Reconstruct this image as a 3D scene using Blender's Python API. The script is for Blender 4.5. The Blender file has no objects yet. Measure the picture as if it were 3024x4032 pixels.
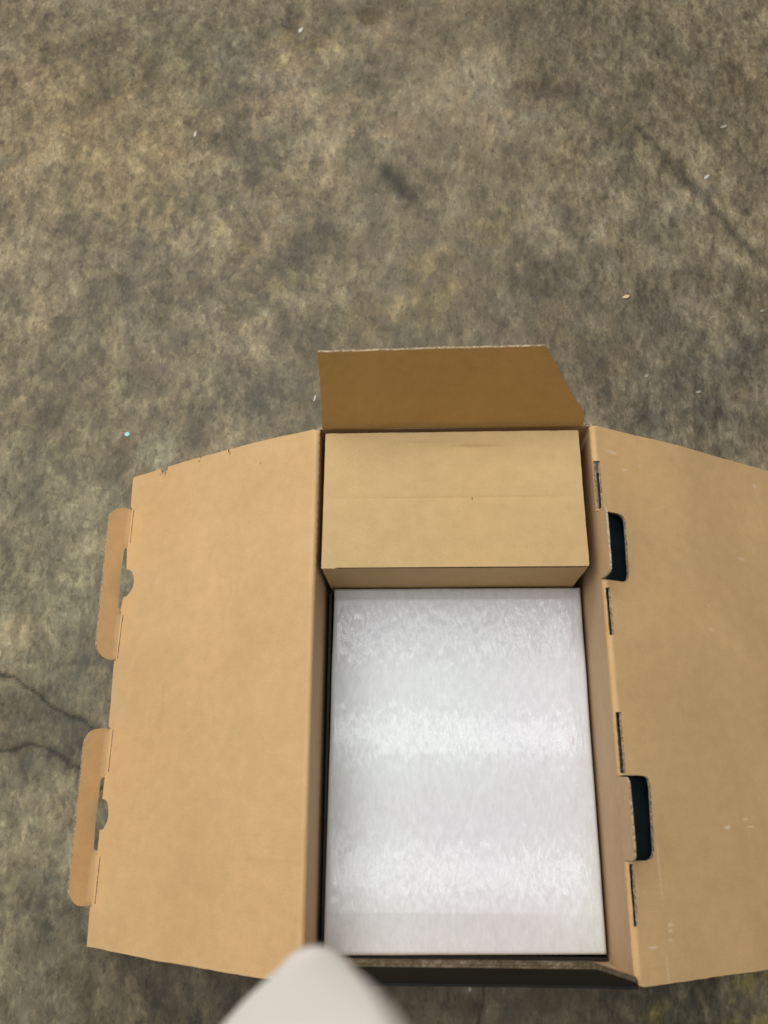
import bpy, bmesh, math, random
import numpy as np
from mathutils import Vector, Euler, noise
from mathutils.geometry import delaunay_2d_cdt

S = bpy.context.scene
C = S.collection
random.seed(7)
rng = np.random.default_rng(7)

# ------------------------------------------------------------------ camera
H = .27                                    # height of the shipping box rim above the floor
W, L = .36, .6607                          # box opening
cd = bpy.data.cameras.new('camera'); cam = bpy.data.objects.new('camera', cd); C.objects.link(cam)
cam.location = (.1283, .2051, 1.2845)
cam.rotation_euler = (.31959, .03974, .00322)
cd.sensor_fit = 'VERTICAL'; cd.sensor_height = 36; cd.lens = 28.994
cd.clip_start = .01; cd.clip_end = 60
cd.dof.use_dof = True; cd.dof.focus_distance = 1.28; cd.dof.aperture_fstop = 4.8
S.camera = cam

# ------------------------------------------------------------------ light
w = bpy.data.worlds.new('World'); S.world = w; w.use_nodes = True
w.node_tree.nodes['Background'].inputs[0].default_value = (1.0, .93, .84, 1)
w.node_tree.nodes['Background'].inputs[1].default_value = .19
S.view_settings.view_transform = 'Standard'; S.view_settings.look = 'None'
S.view_settings.exposure = 0; S.view_settings.gamma = 1

def area(name, loc, target, sx, sy, power, col):
    d = bpy.data.lights.new(name, 'AREA'); d.shape = 'RECTANGLE'; d.size = sx; d.size_y = sy
    d.energy = power; d.color = col
    o = bpy.data.objects.new(name, d); C.objects.link(o); o.location = loc
    o.rotation_euler = (Vector(target) - Vector(loc)).to_track_quat('-Z', 'Y').to_euler()
    return o
area('unseen_lamp', (-.8, 2.75, 3.1), (.18, .5, .2), 2.2, 1.3, 70, (1, .965, .91))
area('unseen_lamp', (-1.7, .95, 3.3), (.18, .4, .2), 1.0, 2.0, 42, (1, .965, .91))  # unseen side panel, added to brighten the far end of the foam
area('ceiling_tube', (.3, .94, 3.3), (.3, .941, 0), 2.4, .050, 8.5, (.93, .97, 1))
area('ceiling_tube', (.3, .45, 3.3), (.3, .451, 0), 2.4, .045, 9, (.93, .97, 1))
area('ceiling_tube', (.3, -.19, 3.3), (.3, -.191, 0), 2.4, .045, 8.5, (.93, .97, 1))

# ------------------------------------------------------------------ helpers
def tag(o, label=None, cat=None, group=None, kind=None):
    for k, v in (('label', label), ('category', cat), ('group', group), ('kind', kind)):
        if v: o[k] = v
    return o

def link(name, me, mats, parent=None):
    o = bpy.data.objects.new(name, me); C.objects.link(o)
    for m in mats: me.materials.append(m)
    if parent: o.parent = parent
    return o

def new_mat(name):
    m = bpy.data.materials.new(name); m.use_nodes = True
    nt = m.node_tree; return m, nt, nt.nodes['Principled BSDF']

class N:
    """tiny node-graph helper"""
    def __init__(s, nt): s.nt = nt
    def add(s, t, **k):
        n = s.nt.nodes.new(t)
        for a, b in k.items(): setattr(n, a, b)
        return n
    def l(s, a, b): s.nt.links.new(a, b)
    def coord(s, scale=(1, 1, 1), rot=(0, 0, 0), out='Object'):
        t = s.add('ShaderNodeTexCoord'); m = s.add('ShaderNodeMapping')
        m.inputs['Scale'].default_value = scale; m.inputs['Rotation'].default_value = rot
        s.l(t.outputs[out], m.inputs[0]); return m.outputs[0]
    def noise(s, v, scale, detail=4, rough=.55, dist=0):
        n = s.add('ShaderNodeTexNoise'); s.l(v, n.inputs['Vector'])
        n.inputs['Scale'].default_value = scale; n.inputs['Detail'].default_value = detail
        n.inputs['Roughness'].default_value = rough; n.inputs['Distortion'].default_value = dist
        return n.outputs['Fac']
    def ramp(s, f, stops):
        r = s.add('ShaderNodeValToRGB'); e = r.color_ramp.elements
        while len(e) < len(stops): e.new(.5)
        for q, (p, c) in zip(e, stops):
            q.position = p; q.color = (c, c, c, 1) if not hasattr(c, '__len__') else (*c, 1)
        s.l(f, r.inputs[0]); return r.outputs[0]
    def mix(s, mode, fac, a, b):
        m = s.add('ShaderNodeMix', data_type='RGBA', blend_type=mode)
        for i, v in ((0, fac), (6, a), (7, b)):
            if hasattr(v, 'is_linked'): s.l(v, m.inputs[i])
            else: m.inputs[i].default_value = v if i == 0 else (*v, 1)
        return m.outputs[2]
    def math(s, op, a, b=0):
        m = s.add('ShaderNodeMath', operation=op)
        for i, v in enumerate((a, b)):
            if hasattr(v, 'is_linked'): s.l(v, m.inputs[i])
            else: m.inputs[i].default_value = v
        return m.outputs[0]
    def bump(s, h, strength, dist, normal=None):
        b = s.add('ShaderNodeBump'); s.l(h, b.inputs['Height'])
        b.inputs['Strength'].default_value = strength; b.inputs['Distance'].default_value = dist
        if normal: s.l(normal, b.inputs['Normal'])
        return b.outputs[0]

# ------------------------------------------------------------------ materials
def kraft(name, base, flute_axis=0, seed=0., flute=.03, scuff=.0, marks=()):
    m, nt, p = new_mat(name); n = N(nt)
    v = n.coord()
    mp = n.add('ShaderNodeMapping'); mp.inputs['Location'].default_value = (seed, seed * 1.7, seed * .3); n.l(v, mp.inputs[0]); v = mp.outputs[0]
    big = n.ramp(n.noise(v, 6, 3, .55, .3), [(.3, .92), (.7, 1.05)])
    mid = n.ramp(n.noise(v, 60, 3, .6), [(.3, .95), (.7, 1.04)])
    fib = n.ramp(n.noise(v, 900, 3, .7), [(.3, .88), (.7, 1.10)])
    warm = n.noise(v, 4, 2, .5)
    c = n.mix('MIX', warm, tuple(x * y for x, y in zip(base, (1.03, .97, .90))), tuple(x * y for x, y in zip(base, (.97, 1.02, 1.05))))
    for f in (big, mid, fib): c = n.mix('MULTIPLY', 1.0, c, f)
    spots = n.ramp(n.noise(v, 330, 1, .5), [(.70, 0.), (.78, 1.)])
    c = n.mix('MIX', n.math('MULTIPLY', spots, .18), c, tuple(x * .55 for x in base))
    if scuff:
        sv = n.add('ShaderNodeMapping'); sv.inputs['Scale'].default_value = (1, 2.6, 1); n.l(v, sv.inputs[0])
        a = n.ramp(n.noise(sv.outputs[0], 55, 3, .6, .8), [(.67, 0.), (.76, 1.)])
        b = n.ramp(n.noise(v, 6, 1, .5), [(.52, 0.), (.62, 1.)])
        c = n.mix('MIX', n.math('MULTIPLY', n.math('MULTIPLY', a, b), scuff), c, (.82, .70, .52))
    w0 = n.coord()
    for cx_, cy_, rx_, ry_, col_, k_ in marks:      # scuffs, dirt, and dents and creases painted dark, at their own places
        mp2 = n.add('ShaderNodeMapping'); mp2.vector_type = 'POINT'
        mp2.inputs['Location'].default_value = (-cx_ / rx_, -cy_ / ry_, 0); mp2.inputs['Scale'].default_value = (1 / rx_, 1 / ry_, 0); n.l(w0, mp2.inputs[0])
        ln = n.add('ShaderNodeVectorMath', operation='LENGTH'); n.l(mp2.outputs[0], ln.inputs[0])
        rag = n.math('ADD', ln.outputs['Value'], n.math('MULTIPLY', n.math('SUBTRACT', n.noise(w0, 420, 3, .6), .5), 2.6))
        c = n.mix('MIX', n.math('MULTIPLY', n.ramp(rag, [(.45, 1.), (1., 0.)]), k_), c, col_)
    n.l(c, p.inputs['Base Color'])
    p.inputs['Roughness'].default_value = .72
    p.inputs['Specular IOR Level'].default_value = .28
    wv = n.add('ShaderNodeTexWave', wave_type='BANDS', bands_direction='XYZ'[flute_axis])
    n.l(v, wv.inputs['Vector']); wv.inputs['Scale'].default_value = 48; wv.inputs['Distortion'].default_value = .4
    b1 = n.bump(wv.outputs['Fac'], flute, .0008)
    b2 = n.bump(n.noise(v, 500, 4, .6), .12, .0008, b1)
    b3 = n.bump(n.noise(v, 24, 3, .5), .25, .002, b2)
    n.l(b3, p.inputs['Normal'])
    return m

KB = (.650, .428, .210)
PALE = (.80, .66, .47); DARKK = (.16, .10, .05)
M_left = kraft('kraft_left', KB, 1, 1.3, marks=[(-.2568, .6545, .0065, .005, (.36, .22, .13), .6), (-.2506, .6530, .0015, .006, DARKK, .8), (-.1386, .6574, .0012, .0045, DARKK, .8),
    (-.0876, .6294, .0009, .0030, DARKK, .9), (-.190, .6575, .003, .002, DARKK, .6), (-.05, .12, .05, .004, (.50, .31, .15), .25), (-.22, .30, .004, .06, (.52, .33, .16), .2)])
M_right = kraft('kraft_right', KB, 1, 4.1, scuff=.45, marks=[(.506, .1572, .006, .0025, PALE, .8), (.535, .1661, .005, .002, PALE, .7), (.541, .1571, .006, .0016, PALE, .7),
    (.4105, .0568, .0045, .002, PALE, .6), (.4097, .0504, .0040, .002, PALE, .5), (.4085, .0415, .0045, .0022, PALE, .5), (.3846, .0359, .007, .0018, PALE, .55),
    (.3900, .6265, .010, .004, PALE, .45), (.407, .6048, .004, .003, PALE, .4), (.6289, .6262, .006, .004, PALE, .5), (.5859, .509, .008, .003, PALE, .4),
    (.4030, .120, .0016, .045, PALE, .35), (.4012, .0094, .0016, .02, PALE, .35), (.5175, .4014, .006, .003, PALE, .35), (.3865, .50, .0012, .10, (.50, .31, .15), .3)])
M_wall = kraft('kraft_wall', (.56, .395, .235), 0, 7.7)
M_rear_shaded = kraft('kraft_rear_shaded', (.46, .265, .08), 0, 3.3)  # same kraft darkened: the rear flap's shade is put into its base colour
M_inner = kraft('kraft_inner_box', (.585, .41, .20), 0, 9.2, marks=[(.202, .5593, .0014, .0032, (.20, .17, .05), .9), (.2106, .6341, .040, .0035, (.34, .22, .10), .45), (.150, .6400, .05, .003, (.42, .28, .13), .3), (.176, .5615, .17, .0012, (.50, .30, .14), .5)])  # broad smudges paint shade into the lid dent, long line darkens its crease

m, nt, p = new_mat('dark_print'); n = N(nt); v = n.coord()
c = n.mix('MIX', n.ramp(n.noise(v, 40, 4, .6), [(.3, 0.), (.7, 1.)]), (.006, .014, .018), (.011, .024, .029))
n.l(c, p.inputs['Base Color']); p.inputs['Roughness'].default_value = .48; p.inputs['Specular IOR Level'].default_value = .35
n.l(n.bump(n.noise(v, 300, 3), .1, .001), p.inputs['Normal']); M_print = m

m, nt, p = new_mat('black_print'); n = N(nt); v = n.coord()
n.l(n.mix('MIX', n.ramp(n.noise(v, 40, 4, .6), [(.3, 0.), (.7, 1.)]), (.010, .011, .009), (.017, .018, .014)), p.inputs['Base Color'])
p.inputs['Roughness'].default_value = .55; p.inputs['Specular IOR Level'].default_value = .25; M_front = m

m, nt, p = new_mat('cut_edge'); n = N(nt); v = n.coord()
f1 = n.ramp(n.noise(v, 260, 2, .5), [(.38, .42), (.62, 1.)])
f2 = n.ramp(n.noise(v, 900, 2, .5), [(.3, .75), (.7, 1.1)])
c = n.mix('MULTIPLY', 1., n.mix('MULTIPLY', 1., (.56, .43, .28), f1), f2)
n.l(c, p.inputs['Base Color']); p.inputs['Roughness'].default_value = .9
n.l(n.bump(n.noise(v, 350, 2), .8, .002), p.inputs['Normal']); M_edge = m

m, nt, p = new_mat('torn_fibre'); n = N(nt); v = n.coord()
c = n.ramp(n.noise(v, 420, 3, .6), [(.3, (.30, .24, .16)), (.55, (.58, .50, .38)), (.75, (.74, .68, .56))])
n.l(c, p.inputs['Base Color']); p.inputs['Roughness'].default_value = .95
n.l(n.bump(n.noise(v, 500, 3), 1., .002), p.inputs['Normal']); M_torn = m
m, nt, p = new_mat('raw_flute'); n = N(nt); v = n.coord()
n.l(n.ramp(n.noise(v, 150, 3, .6), [(.3, (.10, .068, .040)), (.55, (.19, .14, .085)), (.72, (.36, .29, .20))]), p.inputs['Base Color'])
p.inputs['Roughness'].default_value = .95; M_flute = m

m, nt, p = new_mat('white_foam'); n = N(nt)
vs = n.coord((1, .36, 1), (0, 0, .06)); v = n.coord()
st = n.noise(vs, 210, 3, .6, .25)
c = n.mix('MIX', n.ramp(n.noise(v, 5, 2, .5), [(.35, 0.), (.65, 1.)]), (.745, .760, .825), (.750, .800, .820))
c = n.mix('MULTIPLY', 1., c, n.ramp(st, [(.3, .93), (.7, 1.05)]))
c = n.mix('MULTIPLY', 1., c, n.ramp(n.noise(v, 1200, 2, .6), [(.3, .95), (.7, 1.04)]))
n.l(c, p.inputs['Base Color'])
p.inputs['Roughness'].default_value = .6; p.inputs['Specular IOR Level'].default_value = .2
p.inputs['Subsurface Weight'].default_value = .25; p.inputs['Subsurface Radius'].default_value = (1, 1, 1); p.inputs['Subsurface Scale'].default_value = .004
p.inputs['Coat Weight'].default_value = .8; p.inputs['Coat Roughness'].default_value = .13; p.inputs['Coat IOR'].default_value = 1.5
n.l(n.bump(st, .5, .00055), p.inputs['Normal'])
sp = n.noise(n.coord((1, .24, 1), (0, 0, .06)), 200, 1, .5, .15)
n.l(n.bump(sp, .7, .00062), p.inputs['Coat Normal']); M_foam = m

m, nt, p = new_mat('white_paper'); n = N(nt); v = n.coord()
n.l(n.ramp(n.noise(v, 60, 3), [(.3, (.80, .79, .77)), (.7, (.84, .83, .81))]), p.inputs['Base Color'])
p.inputs['Roughness'].default_value = .7; M_paper = m

def plain(name, col, rough=.7):
    m, nt, p = new_mat(name); n = N(nt); v = n.coord()
    n.l(n.ramp(n.noise(v, 700, 2), [(.3, tuple(x * .8 for x in col)), (.7, tuple(min(1, x * 1.1) for x in col))]), p.inputs['Base Color'])
    p.inputs['Roughness'].default_value = rough; return m

# floor: mottled worn concrete, stains, cracks and a painted box shadow come in through the "stain" attribute
m, nt, p = new_mat('worn_concrete'); n = N(nt)
v = n.coord(); vL = n.coord((1.25, .75, 1), (0, 0, .1)); vR = n.coord((1.45, .75, 1), (0, 0, -.9))
sx = n.add('ShaderNodeSeparateXYZ'); n.l(v, sx.inputs[0])
side = n.ramp(n.math('ADD', n.math('MULTIPLY', sx.outputs[0], .9), .42), [(.3, 0.), (.85, 1.)])
def ms(noises):
    t = None
    for wt, f in noises:
        q = n.math('MULTIPLY', f, wt); t = q if t is None else n.math('ADD', t, q)
    return t
hL = ms([(.30, n.noise(vL, 5.0, 4, .6, .3)), (.44, n.noise(vL, 15, 6, .62, .2)), (.26, n.noise(vL, 44, 4, .6, .1))])
hR = ms([(.28, n.noise(vR, 5.0, 4, .6, .3)), (.40, n.noise(vR, 17, 6, .64, .2)), (.32, n.noise(vR, 50, 5, .66, .1))])
mid = n.mix('MIX', side, hL, hR)
sml = n.mix('MIX', side, n.noise(vL, 150, 3, .6, 0), n.noise(v, 170, 3, .6, 0))
c = n.ramp(mid, [(.385, (.098, .088, .066)), (.440, (.140, .124, .090)), (.485, (.185, .163, .117)), (.525, (.222, .197, .143)), (.570, (.275, .247, .182)), (.630, (.340, .312, .238))])
c = n.mix('MULTIPLY', 1., c, n.ramp(sml, [(.32, .88), (.42, .97), (.56, 1.02), (.68, 1.10)]))
c = n.mix('MULTIPLY', 1., c, n.ramp(n.noise(v, 420, 2, .6), [(.3, .92), (.7, 1.08)]))
c = n.mix('MIX', n.math('MULTIPLY', n.ramp(n.noise(v, 8.3, 5, .65, .6), [(.50, 0.), (.60, 1.)]), .6), c, n.mix('MULTIPLY', 1., c, (1.08, .99, .95)))
c = n.mix('MIX', n.math('MULTIPLY', n.ramp(n.noise(v, 6.1, 5, .65, .8), [(.52, 0.), (.60, 1.)]), .6), c, n.mix('MULTIPLY', 1., c, (.80, .86, .93)))
def shifted(vv, off):
    q = n.add('ShaderNodeVectorMath', operation='ADD'); n.l(vv, q.inputs[0]); q.inputs[1].default_value = off; return q.outputs[0]
for off, sc_, lo, hi, k_, mul in (((5, 3, 0), 36, .535, .553, .60, (.70, .70, .71)), ((9, 7, 0), 32, .535, .553, .60, (1.32, 1.31, 1.27)),
                                ((2, 8, 0), 66, .565, .582, .60, (.60, .60, .62)), ((6, 1, 0), 74, .570, .588, .60, (1.34, 1.33, 1.30)), ((1, 4, 0), 10, .53, .548, .55, (.76, .77, .79)), ((7, 2, 0), 8, .53, .55, .55, (1.22, 1.21, 1.18)), ((3, 9, 0), 4, .54, .56, .5, (1.18, 1.18, 1.18))):
    ff = n.mix('MIX', side, n.noise(shifted(vL, off), sc_, 4, .62, .2), n.noise(shifted(vR, off), sc_, 4, .66, .2))
    c = n.mix('MIX', n.math('MULTIPLY', n.ramp(ff, [(lo, 0.), (hi, 1.)]), k_), c, n.mix('MULTIPLY', 1., c, mul))
pit = n.ramp(n.noise(vR, 42, 3, .5, .6), [(.63, 0.), (.72, 1.)])
c = n.mix('MIX', n.math('MULTIPLY', pit, n.math('MULTIPLY', side, .42)), c, (.085, .076, .058))
fle = n.ramp(n.noise(v, 150, 2, .5), [(.735, 0.), (.79, 1.)])
c = n.mix('MIX', n.math('MULTIPLY', fle, .45), c, (.46, .42, .34))
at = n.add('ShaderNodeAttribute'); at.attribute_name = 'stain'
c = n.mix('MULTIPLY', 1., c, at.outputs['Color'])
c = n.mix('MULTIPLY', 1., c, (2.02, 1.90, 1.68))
n.l(c, p.inputs['Base Color'])
n.l(n.ramp(mid, [(.4, .50), (.6, .72)]), p.inputs['Roughness']); p.inputs['Specular IOR Level'].default_value = .3
b1 = n.bump(mid, .15, .003); b2 = n.bump(sml, .2, .0015, b1)
n.l(b2, p.inputs['Normal']); M_floor = m

# ------------------------------------------------------------------ floor
def vnoise(x, y, seed=0):
    r = np.random.default_rng(seed); T = r.random((256, 256))
    xi = np.floor(x).astype(int); yi = np.floor(y).astype(int); fx = x - xi; fy = y - yi
    fx = fx * fx * (3 - 2 * fx); fy = fy * fy * (3 - 2 * fy)
    a = T[xi % 256, yi % 256]; b = T[(xi + 1) % 256, yi % 256]; c_ = T[xi % 256, (yi + 1) % 256]; d = T[(xi + 1) % 256, (yi + 1) % 256]
    return (a * (1 - fx) + b * fx) * (1 - fy) + (c_ * (1 - fx) + d * fx) * fy
def fbm(x, y, sc, oct=4, seed=0):
    s = 0; a = .5; t = 0
    for i in range(oct):
        s = s + a * vnoise(x * sc + 31.7 * i, y * sc + 11.3 * i, seed + i); t += a; a *= .55; sc *= 2.03
    return s / t
def smooth(a, b, x):
    t = np.clip((x - a) / (b - a), 0, 1); return t * t * (3 - 2 * t)

gx = np.concatenate([np.linspace(-6, -1.0, 14)[:-1], np.arange(-1.0, 1.1, .0035), np.linspace(1.1, 6, 14)])
gy = np.concatenate([np.linspace(-6, -.35, 14)[:-1], np.arange(-.35, 2.0, .0035), np.linspace(2.0, 7, 14)])
nx, ny = len(gx), len(gy)
X, Y = np.meshgrid(gx, gy, indexing='ij')
DX = (fbm(X, Y, 14, 4, 50) - .5); DY = (fbm(X, Y, 14, 4, 70) - .5)
tint = np.ones((nx, ny, 3)); Z = np.zeros((nx, ny))
def stain(cx, cy, rx, ry, ang, col, k, rough=.5, soft=.5, fine=0):
    """an irregular stain or painted shadow; multiplies the concrete colour by col"""
    global tint
    ca, sa = math.cos(ang), math.sin(ang)
    x = X - cx + DX * rough * max(rx, ry); y = Y - cy + DY * rough * max(rx, ry)
    r = np.hypot((x * ca + y * sa) / rx, (-x * sa + y * ca) / ry)
    mk = (1 - smooth(1 - soft, 1 + soft, r)) * k
    if fine: mk = mk * smooth(.5 - fine, .5 + fine, fbm(X, Y, 38, 4, int(abs(cx * 1000)) % 90))
    tint = tint * (1 - mk[..., None]) + tint * np.array(col) * mk[..., None]
DK = (.68, .71, .74)
# broad tone of the slab: greener and paler on the left near side, darker in the far corners
stain(-.52, .18, .34, .60, 0, (1.0, 1.05, 1.04), 1, .5, .6)
stain(-.45, .60, .20, .30, 0, (1.0, 1.04, 1.03), .8, .8, .6)
stain(.50, .98, .38, .16, -.25, (.80, .81, .84), .9, .9, .6)
stain(-.15, 1.72, .45, .13, .1, (.80, .80, .80), .9, .9, .6)
stain(.50, 1.62, .26, .14, .1, (.76, .77, .78), 1, .9, .6)
stain(-.35, 1.62, .13, .09, .2, (.78, .82, .82), 1, 1.2, .5)
stain(-.50, 1.45, .2, .2, 0, (1.02, .98, .88), 1, 1.2, .6)
stain(-.23, 1.39, .045, .04, .6, DK, 1, 1.6, .5)
stain(-.17, 1.36, .09, .05, .4, (.82, .85, .86), 1, 1.6, .5)
stain(-.28, 1.05, .14, .075, 0, (.78, .79, .80), 1, 1.6, .5)
stain(-.08, 1.13, .11, .07, .3, (.76, .79, .80), 1, 1.6, .5)
stain(.02, 1.53, .07, .035, .2, (.80, .84, .84), .9, 1.6, .5)
stain(.43, 1.10, .13, .06, .3, (.76, .78, .80), 1, 1.6, .5)
stain(.36, 1.33, .10, .05, -.3, (.84, .82, .80), .9, 1.6, .5)
stain(.64, .85, .2, .10, .2, (.72, .75, .80), 1, 1.4, .5)
stain(.50, 1.45, .12, .07, .3, (.78, .79, .79), 1, 1.4, .5)
stain(-.02, .93, .22, .06, -.1, (.80, .81, .80), 1, 1.4, .5)
stain(-.10, .83, .16, .06, 0, (.84, .86, .88), 1, 1.2, .5)
stain(-.46, .86, .14, .08, .3, (.88, .86, .84), 1, 1.6, .5)
# lighter scrubbed areas
stain(.18, 1.45, .17, .08, .35, (1.20, 1.20, 1.22), 1, 1.5, .6)
stain(.25, 1.55, .14, .07, .6, (1.14, 1.14, 1.14), 1, 1.5, .6)
stain(-.11, 1.30, .11, .05, -.2, (1.18, 1.16, 1.12), 1, 1.6, .6)
stain(-.13, 1.50, .05, .07, .0, (1.20, 1.16, 1.18), 1, 1.6, .6)
stain(-.42, 1.30, .12, .10, .0, (1.10, 1.10, 1.05), 1, 1.6, .6)
# yellowish scuffs
for cx_, cy_, a, b in ((.15, 1.03, .055, .06), (-.32, 1.205, .06, .035), (-.10, 1.06, .07, .03), (.17, 1.08, .035, .05), (.09, 1.0, .05, .02), (-.20, 1.17, .05, .03), (-.10, 1.62, .08, .03), (.27, 1.18, .05, .04)):
    stain(cx_, cy_, a, b, rng.uniform(-.5, .5), (1.27, 1.26, 1.08), 1, 2.0, .6, .12)
for i in range(70):
    a = rng.uniform(.012, .035); d = rng.uniform(.72, .9) if i % 2 else rng.uniform(1.08, 1.22)
    stain(rng.uniform(-.8, .9), rng.uniform(-.1, 1.85), a * rng.uniform(1, 2.2), a, rng.uniform(0, 3.1), (d, d * rng.uniform(.97, 1.02), d * rng.uniform(.94, 1.04)), 1, 2.0, .5)
# the dark boot-shaped spot, the thumb-sized spot at the top
stain(.04, 1.70, .03, .022, 0, (.62, .58, .50), 1, .8, .4)
# greenish pale patch beside the left flap
stain(-.315, .752, .034, .036, .3, (1.14, 1.28, 1.34), .85, 1.0, .22)
# yellow-green and dark blotches at the near right corner
stain(.48, -.10, .12, .06, 0, (.62, .64, .62), 1, .8, .5)
for cx_, cy_, r_ in ((.575, -.062, .030), (.548, -.082, .022), (.440, -.100, .020), (.455, -.085, .014), (.60, -.10, .03), (.59, -.03, .02)):
    stain(cx_, cy_, r_, r_ * .7, .5, (1.7, 1.65, 1.08), 1, 1.8, .35, .08)
for cx_, cy_, r_ in ((.535, -.055, .016), (.565, -.095, .012), (.48, -.065, .012), (.62, -.07, .02), (.42, -.08, .02)):
    stain(cx_, cy_, r_, r_ * .8, .3, (1.8, 1.8, 1.75), 1, 1.8, .3, .1)
# front edge: shadow of box and left flap painted onto the dirty floor
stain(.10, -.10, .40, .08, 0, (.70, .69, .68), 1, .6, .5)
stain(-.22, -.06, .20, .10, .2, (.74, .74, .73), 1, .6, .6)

def line(pts, wd, col, k=1, wob=.010, depth=0, soft=1.2):
    """crack or scratch along a polyline"""
    global tint, Z
    wx = X + (fbm(X, Y, 30, 4, 11) - .5) * wob * 2; wy = Y + (fbm(X, Y, 30, 4, 23) - .5) * wob * 2
    D = np.full(X.shape, 9.)
    for (ax, ay), (bx, by) in zip(pts[:-1], pts[1:]):
        dx, dy = bx - ax, by - ay
        t = np.clip(((wx - ax) * dx + (wy - ay) * dy) / (dx * dx + dy * dy), 0, 1)
        D = np.minimum(D, np.hypot(wx - ax - t * dx, wy - ay - t * dy))
    ww = wd * (.5 + fbm(X, Y, 40, 2, 5))
    mk = (1 - smooth(0, soft, D / ww)) * k
    tint = tint * (1 - mk[..., None]) + tint * np.array(col) * mk[..., None]
    Z = Z - mk * depth
c1 = [(-.75, .42), (-.60, .395), (-.528, .374), (-.501, .362), (-.474, .342), (-.439, .319), (-.405, .304), (-.376, .287), (-.345, .263), (-.28, .24), (-.2, .20)]
c2 = [(-.75, .25), (-.60, .262), (-.51, .255), (-.47, .257), (-.43, .249), (-.405, .236), (-.38, .222), (-.338, .193), (-.25, .15)]
for k_ in range(2): line([(.078, 1.314), (.088, 1.298), (.100, 1.280), (.114, 1.262), (.124, 1.248)], .034, (.58, .61, .62), 1, .012, 0, 1.0)
# soiled concrete between the two cracks
poly_mid = [((a[0] + b[0]) / 2, (a[1] + b[1]) / 2) for a, b in zip(c1, c2)]
line([(-.62, .325), (-.52, .315), (-.46, .295), (-.41, .268), (-.36, .243)], .064, (.66, .64, .65), 1, .016, 0, 1.0)
line(c1, .0045, (.24, .27, .27), 1, .014, .0012, 1.2)
line(c1, .014, (.74, .72, .72), .9, .014, 0, 1.3)
line(c2, .0050, (.34, .36, .36), 1, .016, .0010, 1.3)
line(c2, .016, (.66, .64, .64), .9, .016, 0, 1.3)
line([(.560, 1.40), (.596, 1.34), (.656, 1.246), (.713, 1.155), (.759, 1.084), (.86, .93)], .015, (.46, .48, .50), 1, .008, .0003, 1.3)
line([(.192, 1.153), (.191, .993), (.188, .942)], .0022, (1.32, 1.30, 1.25), .8, .003)
line([(.434, 1.369), (.438, 1.235)], .0035, (1.22, 1.16, 1.08), .8, .004)
line([(.506, -.060), (.511, -.080), (.520, -.12)], .008, (2.3, 2.25, 2.15), 1, .005, 0, .9)
line([(.496, -.056), (.478, -.075), (.466, -.10)], .003, (1.6, 1.6, 1.5), .8, .004)
line([(.212, -.03), (.214, -.065), (.205, -.12)], .0035, (.38, .36, .34), 1, .006)
line([(-.60, .12), (-.50, .10), (-.41, .075), (-.33, .05)], .004, (.74, .74, .76), .7, .02)

me = bpy.data.meshes.new('floor')
co = np.stack([X, Y, Z], -1).reshape(-1, 3).astype(np.float32)
idx = np.arange(nx * ny).reshape(nx, ny)
q = np.stack([idx[:-1, :-1], idx[1:, :-1], idx[1:, 1:], idx[:-1, 1:]], -1).reshape(-1, 4).astype(np.int32)
me.vertices.add(len(co)); me.vertices.foreach_set('co', co.ravel())
me.loops.add(q.size); me.loops.foreach_set('vertex_index', q.ravel())
me.polygons.add(len(q)); me.polygons.foreach_set('loop_start', np.arange(0, q.size, 4, dtype=np.int32))
me.update(calc_edges=True)
ca = me.color_attributes.new('stain', 'FLOAT_COLOR', 'POINT')
ca.data.foreach_set('color', np.concatenate([tint.reshape(-1, 3) / 2, np.ones((nx * ny, 1))], 1).astype(np.float32).ravel())
me.polygons.foreach_set('use_smooth', np.ones(len(q), bool))
fl = link('floor', me, [M_floor]); tag(fl, kind='structure')

# ------------------------------------------------------------------ cardboard panels
TH = .004
def densify(loop, step):
    out = []
    for (a, b) in zip(loop, loop[1:] + loop[:1]):
        d = math.hypot(b[0] - a[0], b[1] - a[1]); k = max(1, int(math.ceil(d / step)))
        out += [(a[0] + (b[0] - a[0]) * i / k, a[1] + (b[1] - a[1]) * i / k) for i in range(k)]
    return out
def rounded(loop, radii, seg=5):
    """round the corners of a polygon"""
    out = []; k = len(loop)
    for i in range(k):
        r = radii[i] if hasattr(radii, '__len__') else radii
        p0, p1, p2 = (Vector(loop[(i + d) % k]) for d in (-1, 0, 1))
        if r <= 0: out.append(tuple(p1)); continue
        a = p1 + (p0 - p1).normalized() * min(r, (p0 - p1).length * .48); b = p1 + (p2 - p1).normalized() * min(r, (p2 - p1).length * .48)
        for j in range(seg + 1):
            t = j / seg; out.append(tuple(a * (1 - t) ** 2 + p1 * 2 * t * (1 - t) + b * t * t))
    return out
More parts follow.
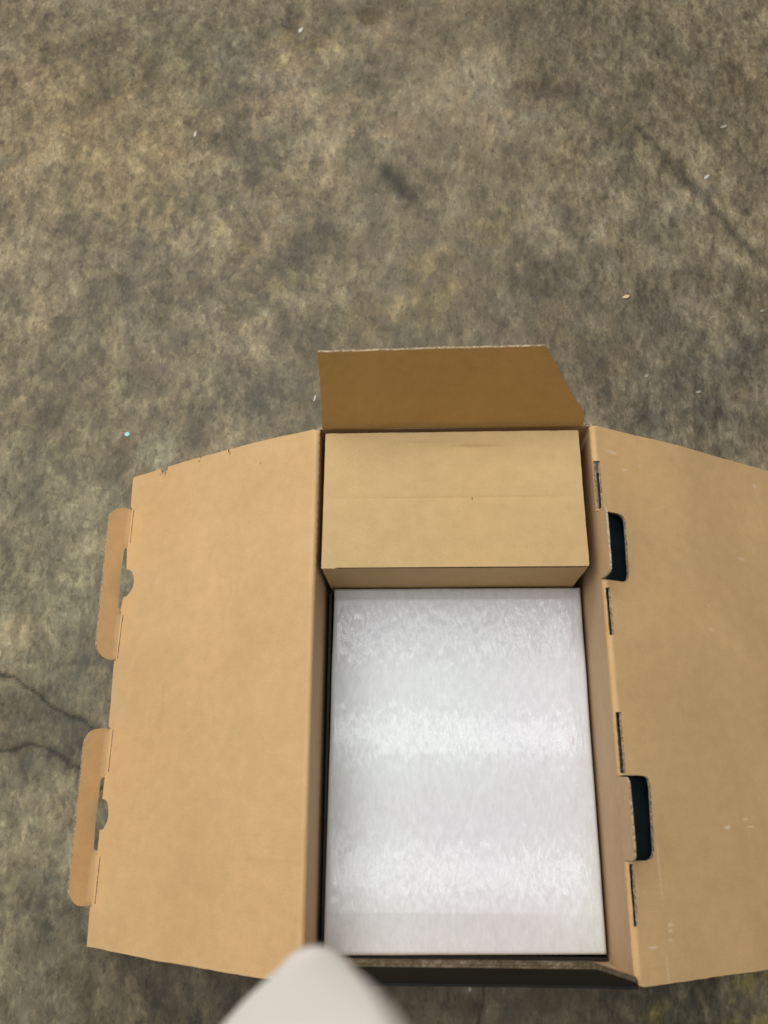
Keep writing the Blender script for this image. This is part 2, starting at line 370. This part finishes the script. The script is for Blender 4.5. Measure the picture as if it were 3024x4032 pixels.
def panel(name, outline, holes, fmap, mats, parent=None, th=TH, step=.012, ss=(), jit=.0003, warp=.0008, seed=0):
    """a sheet of cardboard cut to an (s, t) outline and bent through fmap(s, t) -> (point, normal); n=0 is the inner kraft face"""
    loops = [densify(outline, step)] + [densify(h, min(step, .006)) for h in holes]
    r = random.Random(seed)
    pts = []; edges = []
    for lp in loops:
        b0 = len(pts)
        for s, t in lp:
            j = jit if s > .001 else 0
            pts.append(Vector((s + r.uniform(-j, j), t + r.uniform(-j, j))))
        edges += [(b0 + i, b0 + (i + 1) % len(lp)) for i in range(len(lp))]
    nb = len(pts)
    s0, s1 = min(p_[0] for p_ in outline), max(p_[0] for p_ in outline); t0, t1 = min(p_[1] for p_ in outline), max(p_[1] for p_ in outline)
    S_ = sorted(set([round(x, 5) for x in list(ss) + [s0 + (s1 - s0) * i / max(1, int((s1 - s0) / step)) for i in range(1, max(1, int((s1 - s0) / step)))]]))
    nt_ = max(2, int((t1 - t0) / step))
    B = [pts[i] for i in range(nb)]
    BA = np.array([(b[0], b[1]) for b in B])
    for s in S_:
        for i in range(1, nt_):
            t = t0 + (t1 - t0) * i / nt_
            if np.min(np.hypot(BA[:, 0] - s, BA[:, 1] - t)) > .0012: pts.append(Vector((s, t)))
    vo, eo, fo, *_ = delaunay_2d_cdt(pts, edges, [], 0, 1e-7)
    cen = np.array([[sum(vo[i][0] for i in f) / 3, sum(vo[i][1] for i in f) / 3] for f in fo]); ins = np.zeros(len(fo), bool)
    for (a, b) in edges:
        ax, ay, bx, by = pts[a][0], pts[a][1], pts[b][0], pts[b][1]
        if ay == by: continue
        cr_ = ((ay > cen[:, 1]) != (by > cen[:, 1])) & (cen[:, 0] < (bx - ax) * (cen[:, 1] - ay) / (by - ay) + ax)
        ins ^= cr_
    fo = [f for f, k_ in zip(fo, ins) if k_]
    bm = bmesh.new(); top = []; bot = []
    used = {i for f in fo for i in f}
    for i, p_ in enumerate(vo):
        if i not in used: top.append(None); bot.append(None); continue
        P, nn = fmap(p_[0], p_[1]); P = Vector(P); nn = Vector(nn)
        wv = noise.noise(Vector((p_[0] * 9 + seed * 3, p_[1] * 6, seed))) * warp * min(1, max(0, p_[0]) / .03)
        P = P + nn * wv
        top.append(bm.verts.new(P)); bot.append(bm.verts.new(P - nn * th))
    cnt = {}
    for f in fo:
        for a, b in zip(f, list(f[1:]) + [f[0]]): cnt.setdefault((min(a, b), max(a, b)), []).append((a, b))
    # orientation: make the top face look along its normal
    f = fo[0]; a, b, c_ = (top[i].co for i in f[:3]); pm = vo[f[0]]
    flip = (b - a).cross(c_ - a).dot(Vector(fmap(pm[0], pm[1])[1])) < 0
    for f in fo:
        A = [top[i] for i in f]; Bq = [bot[i] for i in f][::-1]
        if flip: A.reverse(); Bq.reverse()
        x = bm.faces.new(A); x.material_index = 0; x.smooth = True
        y = bm.faces.new(Bq); y.material_index = 1; y.smooth = True
    for k, v_ in cnt.items():
        if len(v_) == 1:
            a, b = v_[0]; lst = [top[b], top[a], bot[a], bot[b]]
            if flip: lst.reverse()
            x = bm.faces.new(lst); x.material_index = 2
    for e in bm.edges:
        if len({f.material_index for f in e.link_faces}) > 1: e.smooth = False
    me = bpy.data.meshes.new(name); bm.to_mesh(me); bm.free()
    return link(name, me, mats, parent)

def bend(org, up, out, along, ang, r=.005, s_off=0):
    """cardboard that starts going up at org, bends outwards by ang around radius r and runs on flat"""
    org, up, out, along = Vector(org), Vector(up), Vector(out), Vector(along)
    la = r * ang
    def f(s, t):
        a = min(max(s, 0) / r, ang); n_ = -out * math.cos(a) + up * math.sin(a)
        ctr = org + out * r
        P = ctr + n_ * r
        if s < 0: P = P + up * s
        if s > la: P = P + (up * math.cos(ang) + out * math.sin(ang)) * (s - la)
        return P + along * t, n_
    return f, la

def mbox(name, x0, x1, y0, y1, z0, z1, mats, parent=None, bev=.0008):
    bm = bmesh.new(); bmesh.ops.create_cube(bm, size=1)
    for v_ in bm.verts: v_.co = Vector(((x0 + x1) / 2 + v_.co.x * (x1 - x0), (y0 + y1) / 2 + v_.co.y * (y1 - y0), (z0 + z1) / 2 + v_.co.z * (z1 - z0)))
    if bev: bmesh.ops.bevel(bm, geom=bm.edges[:], offset=bev, segments=2, affect='EDGES')
    me = bpy.data.meshes.new(name); bm.to_mesh(me); bm.free()
    return link(name, me, mats, parent)

# ------------------------------------------------------------------ the shipping box
box = bpy.data.objects.new('shipping_box', None); C.objects.link(box); box.empty_display_size = .05
tag(box, 'large open brown corrugated cardboard shipping box with dark outside, standing on the concrete floor', 'cardboard box')
R5 = .005
wallm = [M_wall, M_print, M_edge]
up, ox, oy = (0, 0, 1), (1, 0, 0), (0, 1, 0)
ZW = H - R5
def wall(name, org, along, inn, length, seed):
    org = Vector(org); along = Vector(along); inn = Vector(inn)
    return panel(name, [(0.0, 0.0), (ZW - .004, 0.0), (ZW - .004, length), (0.0, length)], [],
                 lambda s, t: (org + along * t + Vector((0, 0, .004 + s)), inn), wallm, box, step=.03, jit=0, warp=.0006, seed=seed)
wall('side_wall', (0, 0, 0), oy, (1, 0, 0), L, 1)
wall('side_wall', (W, 0, 0), oy, (-1, 0, 0), L, 2)
wall('end_wall', (-.004, L, 0), ox, (0, -1, 0), W + .008, 3)
wf = wall('end_wall', (-.004, 0, 0), ox, (0, 1, 0), W + .008, 4); wf.data.materials[2] = M_front
mbox('base_panel', -.004, W + .004, -.004, L + .004, .0005, .004, [M_wall], box, 0)

M_gap_shade = plain('gap_shade', (.012, .012, .013), .6)
mbox('gap_shade', .0048, .0084, .0015, .4640, .0045, H - .128, [M_gap_shade], box, .0005)  # black strips added so the gaps round the foam stay dark
mbox('gap_shade', .0090, W - .002, .0005, .0050, .0045, H - .128, [M_gap_shade], box, .0005)
mbox('gap_shade', .3562, W - .0008, .0085, .4640, .0045, H - .135, [M_gap_shade], box, .0005)
# left lid flap
angL = math.pi / 2 + .5237
fL, laL = bend((0, 0, ZW), up, (-1, 0, 0), oy, angL)
def o(s): return laL + s / 1000
out = [(0, .002), (o(54), -.0023), (o(140), -.0018), (o(224), -.001), (o(347.2), .0029), (o(348.5), .050),
       (o(345), .0505), (o(345), .1165)]
def notch(c_, r=.0215, d=.018):
    pts_ = []
    for i in range(9):
        a = math.pi * i / 8; pts_.append((o(346) - d * math.sin(a) ** .8 + random.uniform(-.7, .7) / 1000, c_ - r * math.cos(a) + random.uniform(-.5, .5) / 1000))
    return pts_
out += [(o(346), .1175)] + notch(.1655, .020, .014) + [(o(346), .215), (o(345), .216), (o(345), .2805), (o(349.5), .2815),
        (o(351.5), .374), (o(348), .3755), (o(347.5), .4475), (o(349.5), .4485)] + notch(.490) + [(o(349), .5465), (o(347.5), .5475), (o(347.5), .609), (o(351.5), .611),
        (o(354.5), .657), (o(352), .661), (o(291), .6615), (o(289), .6570), (o(286.5), .6545), (o(276), .6560), (o(275), .6620), (o(211), .6640), (o(209), .6610), (o(207), .6640), (o(156), .6645), (o(154.5), .6580), (o(152.5), .6642), (o(60), .6630), (0, .6590)]
slits = [[(o(a_ - 1.5), t0_), (o(a_), t0_), (o(b_), t1_), (o(b_ - 1.5), t1_)] for a_, b_, t0_, t1_ in ((345.5, 343.5, .378, .442), (344, 344, .552, .606), (340.5, 340.5, .054, .112), (340.5, 340.5, .221, .278))]
lidL = panel('lid_flap', out, slits, fL, [M_left, M_print, M_edge], box, ss=[laL * i / 8 for i in range(9)] + [laL + .003], warp=.0025, seed=5)
lidL['label'] = 'wide lid flap with two folded tabs, opened out to the left'
# small nick in the flap
# its two locking tabs, folded up from the outer edge
def tabmap(p0, b):
    u = Vector((-math.cos(b), 0, math.sin(b))); nn = Vector((math.sin(b), 0, math.cos(b)))
    rr = .003; a0 = .5237 + b
    def f(s, t):
        k_ = max(0, -s) * .9      # the tab's root runs in under the flap
        return p0 + u * max(s, 0) + Vector((k_, t, -k_ * -.50 + (-.0005 if s < 0 else 0))), nn
    return f
pe = Vector((-.0075 - .3465 * math.cos(.5237), 0, .2693 - .3465 * math.sin(.5237)))
def tab(t0, t1, c0, c1, far0, far1, seed, gp=.008):
    ol = [(-.0075, t0 + .001), (.0015, t0 - .0005), (.022, far0), (.036, far0 + .014), (.0375, (far0 + far1) / 2), (.0385, far1 - .014), (.026, far1), (.0015, t1 + .0005), (-.0075, t1 - .001),
          (-.0075, c1 + .003), (gp, c1 - .003), (gp + .0015, (c0 + c1) / 2), (gp, c0 + .004), (-.0075, c0 - .003)]
    ol = rounded(ol, [0, .001, .010, .010, .02, .010, .010, .001, 0, .001, .002, 0, .002, .001], 4)
    x = panel('locking_tab', ol, [], tabmap(pe, .9), [M_left, M_print, M_edge], lidL, step=.008, jit=.0002, warp=.001, seed=seed, th=.0035)
    # pressed crease beside the fold: two short kraft ridges
    return x
pe = pe + Vector((-.0012, 0, -.0048))
tab(.3765, .608, .4485, .5465, .3755, .605, 6)
tab(.0515, .2795, .1175, .2150, .0515, .2785, 7, .0062)

# right lid flap with its slots and cut-outs
angR = math.pi / 2 + .5279
fR, laR = bend((W, 0, ZW), up, (1, 0, 0), oy, angR)
def o2(s): return laR + s / 1000
def cutout(u0, u1, v0, v1, s0=.0040, sE=38.5):
    """slot (u0..v0), deep rounded cut-out (v0..v1), slot (v1..u1) along the fold, top to bottom"""
    lp = [(.0005, v0), (.0005, v1)]
    deep = [(o2(sE + 2.5), v1 + .001), (o2(sE - 1), v0 + .001)]
    lp = [(.0005, v0), (o2(sE - 2), v0), (o2(sE + 1), v1), (.0005, v1)]
    return rounded(lp, [.0005, .014, .014, .0005], 6)
slots = [rounded([(s0_, a), (o2(2.2), a), (o2(2.6), b), (s0_, b)], [.001] * 4, 2) for a, b, s0_ in ((.540 + .0025, .609, .003), (.380, .4395, .006), (.2185, .288, .0055), (.0575, .1215, .0065))]
hol = [cutout(0, 0, .4495, .5405), cutout(0, 0, .1240, .2165)]
lidR = panel('lid_flap', [(0.0, .002), (o2(2), -.001), (o2(200), -.0015), (o2(352), .003), (o2(356), .33), (o2(353), .657), (o2(150), .661), (o2(2), .660), (0.0, .658)],
             hol + slots, fR, [M_right, M_print, M_edge], box, ss=[laR * i / 8 for i in range(9)] + [laR + .003], warp=.0025, seed=8)
lidR['label'] = 'wide lid flap with slots along its fold, opened out to the right'
# wall tongues that stay upright in the cut-outs
def tongue(t0, t1, seed, jit=.0003, lean=.19, torn=False):
    f, la = bend((W, 0, ZW), up, (1, 0, 0), oy, lean, .02)
    ol = rounded([(0.0, t0), (.036, t0 + .0005), (.037, t1 - .0005), (0.0, t1)], [0, .012, .012, 0], 5)
    return panel('wall_tongue', ol, [], f, [M_wall, M_print, M_torn if torn else M_edge], box, step=.008, jit=jit, warp=.001, seed=seed, th=.0025)
tongue(.4515, .5385, 9, .0009, .12, True)['label'] = 'frayed cardboard tongue beside the inner box'
tongue(.1255, .2150, 10, .0003, .10)
# assumed dark printed inner ply hanging below the flap, seen through the cut-outs
def ply(s, t):
    a = .62; return Vector((W + .010 + s * math.cos(a), t, H - .020 - s * math.sin(a))), Vector((math.sin(a), 0, math.cos(a)))
panel('assumed_ply', [(0.0, .075), (.085, .075), (.085, .600), (0.0, .600)], [], ply, [M_print, M_print, M_edge], box, th=.002, step=.03, warp=.001, seed=11)

# rear dust flap (leans back) and front dust flap (leans in, dark side to the camera)
fB, laB = bend((0, L, ZW), up, (0, 1, 0), ox, math.pi / 2 - 1.1)
d_ = laB * .5
B_out = [(0, .003), (.008, .0038), (.065, .0062), (.1240, .0080), (.1258, .150), (.1280, .2893), (.107, .3020), (.079, .3167), (.045, .3370), (.028, .3485), (.012, .3525), (.003, .3520), (0, .350)]
x = panel('dust_flap', B_out, [], fB, [M_rear_shaded, M_print, M_edge], box, ss=[laB * i / 5 for i in range(6)], warp=.0015, seed=12)
x['label'] = 'small dust flap standing up and leaning back behind the inner box'
t_ = 1.2165
uF = Vector((0, math.cos(t_), math.sin(t_))); nF = Vector((0, math.sin(t_), -math.cos(t_)))
THF = .0062
x = panel('dust_flap', [(0.0, -.003), (.094, .0340), (.0950, .170), (.0940, .3020), (.020, .3575), (0.0, .364)], [],
          lambda s, t: (Vector((t, -.001, H - .002)) + uF * s + nF * THF, nF), [M_wall, M_front, M_flute], box, th=THF - .0006, jit=.0003, warp=.001, seed=13)
x['label'] = 'small dust flap leaning into the box, showing its black outside'
# its raw fluted edge: three liners and two wavy sheets
def ribbon(pts_, w0, dz):
    pass
bm = bmesh.new()
base = Vector((0, -.001, H - .002)) + uF * .0935
def strip(fn, x0, x1, k, tk, hgt):
    prev = None
    for i in range(k + 1):
        xx = x0 + (x1 - x0) * i / k; off = fn(xx)
        vs_ = []
        for e, hh in ((0, 0), (0, hgt), (tk, hgt), (tk, 0)):
            vs_.append(bm.verts.new(base + Vector((xx, 0, 0)) + nF * (off + e) + uF * hh))
        if prev:
            for j in range(3): bm.faces.new([prev[j], vs_[j], vs_[j + 1], prev[j + 1]])
        prev = vs_
for off in (.0000, .0030, .0061): strip(lambda q_: off, .035, .3005, 40, .0005, .0030 + (off == 0) * .0004)
for off in (.0005, .0035): strip(lambda q_, off=off: off + .00105 + .00095 * math.sin(q_ * 2 * math.pi / .0085 + off * 700), .035, .3005, 600, .0004, .0027)
bmesh.ops.recalc_face_normals(bm, faces=bm.faces[:])
me = bpy.data.meshes.new('fluted_edge'); bm.to_mesh(me); bm.free()
link('fluted_edge', me, [M_flute], x)
# ------------------------------------------------------------------ inner accessory box
ib = bpy.data.objects.new('inner_box', None); C.objects.link(ib); ib.location = (.176, .56, .0045)
tag(ib, 'closed plain brown cardboard box filling the far end of the shipping box, beside the foam', 'cardboard box')
x0, x1, y0, y1, zt = .0070, .3456, .4675, .6530, H - .001
def put(o_):  # keep world place under the Empty
    o_.parent = ib; o_.matrix_parent_inverse.identity(); o_.location = -Vector(ib.location); return o_
fm = [M_inner, M_inner, M_edge]
# lid: gently sagging top with a pressed line across
def lidf(s, t):
    u_, v_ = t / (x1 - x0), s / (y1 - y0)
    sag = -.0016 * math.sin(math.pi * min(1, max(0, u_))) * math.sin(math.pi * min(1, max(0, v_)))
    sag -= .0030 * math.exp(-((v_ - .90) / .05) ** 2) * math.exp(-((u_ - .62) / .22) ** 2)
    sag -= .0004 * math.exp(-((v_ - .505) / .010) ** 2) 
    if v_ < .03: sag -= (.03 - max(v_, 0)) * .02
    e = .004; 
    return Vector((x0 + t, y0 + s, zt + sag)), Vector((0, 0, 1))
wI, lI = x1 - x0, y1 - y0
put(panel('lid', rounded([(-.0012, .0), (-.0012, .018), (-.0004, .0183), (.0, .0186), (.0, wI), (lI, wI - .001), (lI, .001)], [.001, 0, 0, 0, .002, .002, .002], 3), [], lidf, fm, th=.0022,
          ss=[lI * .505 + k_ * .0012 for k_ in (-2, -1, 0, 1, 2)] + [lI * .9 + k_ * .004 for k_ in range(-4, 4)], jit=.0002, warp=.0006, seed=21, step=.010))
bm = bmesh.new()
bd = panel('front_panel', [(0.0, .0), (zt - .0075, .0), (zt - .0075, .019), (zt - .0125, .021), (zt - .0150, wI - .03), (zt - .0130, wI), (0.0, wI)], [],
           lambda s, t: (Vector((x0 + t, y0 + .0007, .0045 + s)), Vector((0, -1, 0))), [M_inner, M_inner, M_gap_shade], th=.003, jit=.0002, warp=.0012, seed=22)  # edge coloured black to paint the shaded gap under the lid
put(bd)
put(mbox('carton_body', x0 + .0005, x1 - .0005, y0 + .0200, y1, .0045, zt - .0048, [M_inner]))

# ------------------------------------------------------------------ white foam
fx0, fx1, fy0, fy1, fz = .0092, .3550, .0100, .4660, H - .1152
bm = bmesh.new(); nxs, nys = 120, 160; g = []
for i in range(nxs + 1):
    row = []
    for j in range(nys + 1):
        u_, v_ = i / nxs, j / nys
        x = fx0 + (fx1 - fx0) * u_ + .0007 * noise.noise(Vector((v_ * 6, u_ > .5, 3))) ; y = fy0 + (fy1 - fy0) * v_ + .0006 * noise.noise(Vector((u_ * 6, v_ > .5, 8)))
        e = min(x - fx0, fx1 - x, y - fy0, fy1 - y); e = max(e, 0)
        z = fz - .0020 * max(0, 1 - e / .004) ** 2 + .00015 * noise.noise(Vector((x * 7, y * 7, 1)))
        row.append(bm.verts.new((x + .0034 * (1 - u_) * v_, y - .0045 * (1 - u_) * (1 - v_), z)))
    g.append(row)
for i in range(nxs):
    for j in range(nys): bm.faces.new([g[i][j], g[i + 1][j], g[i + 1][j + 1], g[i][j + 1]]).smooth = True
rim = [g[i][0] for i in range(nxs + 1)] + [g[nxs][j] for j in range(1, nys + 1)] + [g[i][nys] for i in range(nxs - 1, -1, -1)] + [g[0][j] for j in range(nys - 1, 0, -1)]
low = [bm.verts.new((v_.co.x, v_.co.y, .0045)) for v_ in rim]
for i in range(len(rim)):
    k_ = (i + 1) % len(rim); bm.faces.new([rim[k_], rim[i], low[i], low[k_]])
bm.faces.new(low[::-1])
me = bpy.data.meshes.new('foam_block'); bm.to_mesh(me); bm.free()
fo_ = link('foam_block', me, [M_foam])
tag(fo_, 'flat white packing foam block with a sparkling grain, lying inside the shipping box', 'packing foam')

# ------------------------------------------------------------------ white sheet held close to the camera
cr = [(.0740, .1365, .9161), (.0566, .1220, .9120), (.0369, .1001, .9161), (.0233, .0843, .922)]
right = [(.1005, .1425, .9384), (.1186, .1622, 1.0811), (.1255, .1709, 1.1469), (.1315, .1723, 1.1787)]
bm = bmesh.new(); rows = []
K = 24
def cat(ps, t):
    t *= len(ps) - 1; i = min(int(t), len(ps) - 2); f_ = t - i
    P = [Vector(ps[max(0, min(len(ps) - 1, i + d))]) for d in (-1, 0, 1, 2)]
    return .5 * ((2 * P[1]) + (P[2] - P[0]) * f_ + (2 * P[0] - 5 * P[1] + 4 * P[2] - P[3]) * f_ ** 2 + (3 * P[1] - P[0] - 3 * P[2] + P[3]) * f_ ** 3)
for i in range(K + 1):
    a = cat(cr, i / K); b = cat(right, i / K); row = []
    for j in range(K + 1):
        u_ = j / K; P = a.lerp(b, u_) + Vector((0, .004, -.010)) * math.sin(math.pi * u_) * (i / K) + Vector((-.0008, .0062, 0)) * max(0, math.sin(math.pi * u_)) ** .6 * (1 - i / K) ** 5
        row.append(bm.verts.new(P))
    rows.append(row)
for i in range(K):
    for j in range(K): bm.faces.new([rows[i][j], rows[i + 1][j], rows[i + 1][j + 1], rows[i][j + 1]]).smooth = True
bmesh.ops.recalc_face_normals(bm, faces=bm.faces[:])
bmesh.ops.solidify(bm, geom=bm.faces[:], thickness=.0004)
me = bpy.data.meshes.new('paper_sheet'); bm.to_mesh(me); bm.free()
ps_ = link('paper_sheet', me, [M_paper])
tag(ps_, 'blurred white sheet corner held close to the camera above the near left box corner', 'paper')

# ------------------------------------------------------------------ bits of debris on the floor
M_dull = plain('dull_fleck', (.36, .34, .29))
def bit(name, x, y, ln, wd, ang, mat, label, cat_, hgt=.0015):
    bm = bmesh.new(); r = random.Random(int(abs(x * 9999))); k_ = 9; t_, b_ = [], []
    for i in range(k_):
        a = 2 * math.pi * i / k_; rr = r.uniform(.75, 1.1)
        px, py = math.cos(a) * ln * rr / 2, math.sin(a) * wd * rr / 2
        qx, qy = px * math.cos(ang) - py * math.sin(ang), px * math.sin(ang) + py * math.cos(ang)
        t_.append(bm.verts.new((qx * .85, qy * .85, hgt * r.uniform(.7, 1.1)))); b_.append(bm.verts.new((qx, qy, 0)))
    bm.faces.new(t_); bm.faces.new(b_[::-1])
    for i in range(k_):
        j = (i + 1) % k_; bm.faces.new([t_[j], t_[i], b_[i], b_[j]])
    me = bpy.data.meshes.new(name); bm.to_mesh(me); bm.free(); o_ = link(name, me, [mat]); o_.location = (x, y, .0004)
    return tag(o_, label, cat_)
M_chip = plain('pale_wood', (.80, .62, .36)); M_fleck = plain('white_fleck', (.58, .56, .51)); M_cyan = plain('cyan_fleck', (.42, .78, .80))
bit('wood_chip', .504, 1.027, .017, .008, .35, M_chip, 'pale yellow wood chip on the concrete beyond the right side of the box', 'wood chip', .003)
bit('paint_fleck', -.366, .775, .010, .012, 1.2, M_cyan, 'pale cyan fleck of paint on the floor left of the box', 'paint fleck')
for x_, y_, ln, wd, an, lb in (
    (-.098, 1.670, .018, .009, 1.1, 'bright white crumb on the floor at the far left, the farthest crumb from the box'),
    (-.296, 1.412, .018, .006, 1.4, 'thin upright white crumb next to a small dark stain at the upper left'),
    (.674, 1.280, .018, .007, .7, 'white crumb just right of the long dark crack in the floor'),
    (.721, 1.396, .016, .008, .3, 'faint white crumb near the right edge above the long dark crack'),
    (.525, .871, .012, .006, .5, 'white crumb on the floor right of the rear dust flap'),
    (.609, .839, .010, .006, .2, 'small white crumb above the far edge of the right lid flap'),
    (.736, .994, .012, .005, .5, 'tiny white crumb at the right edge, to the right of the wood chip'),
    (-.044, .838, .016, .004, 1.4, 'thin white crumb on the floor just left of the rear dust flap'),
    (.196, -.061, .008, .005, 1.5, 'small white crumb on the dark floor in front of the box'),
    (-.102, -.075, .020, .003, 1.5, 'thin white thread like crumb below the near edge of the left lid flap')):
    bit('debris_crumb', x_, y_, ln, wd, an, M_dull if x_ in (.721, .736, .609, .525) else M_fleck, lb, 'debris crumb')['group'] = 'white crumbs scattered on the floor'
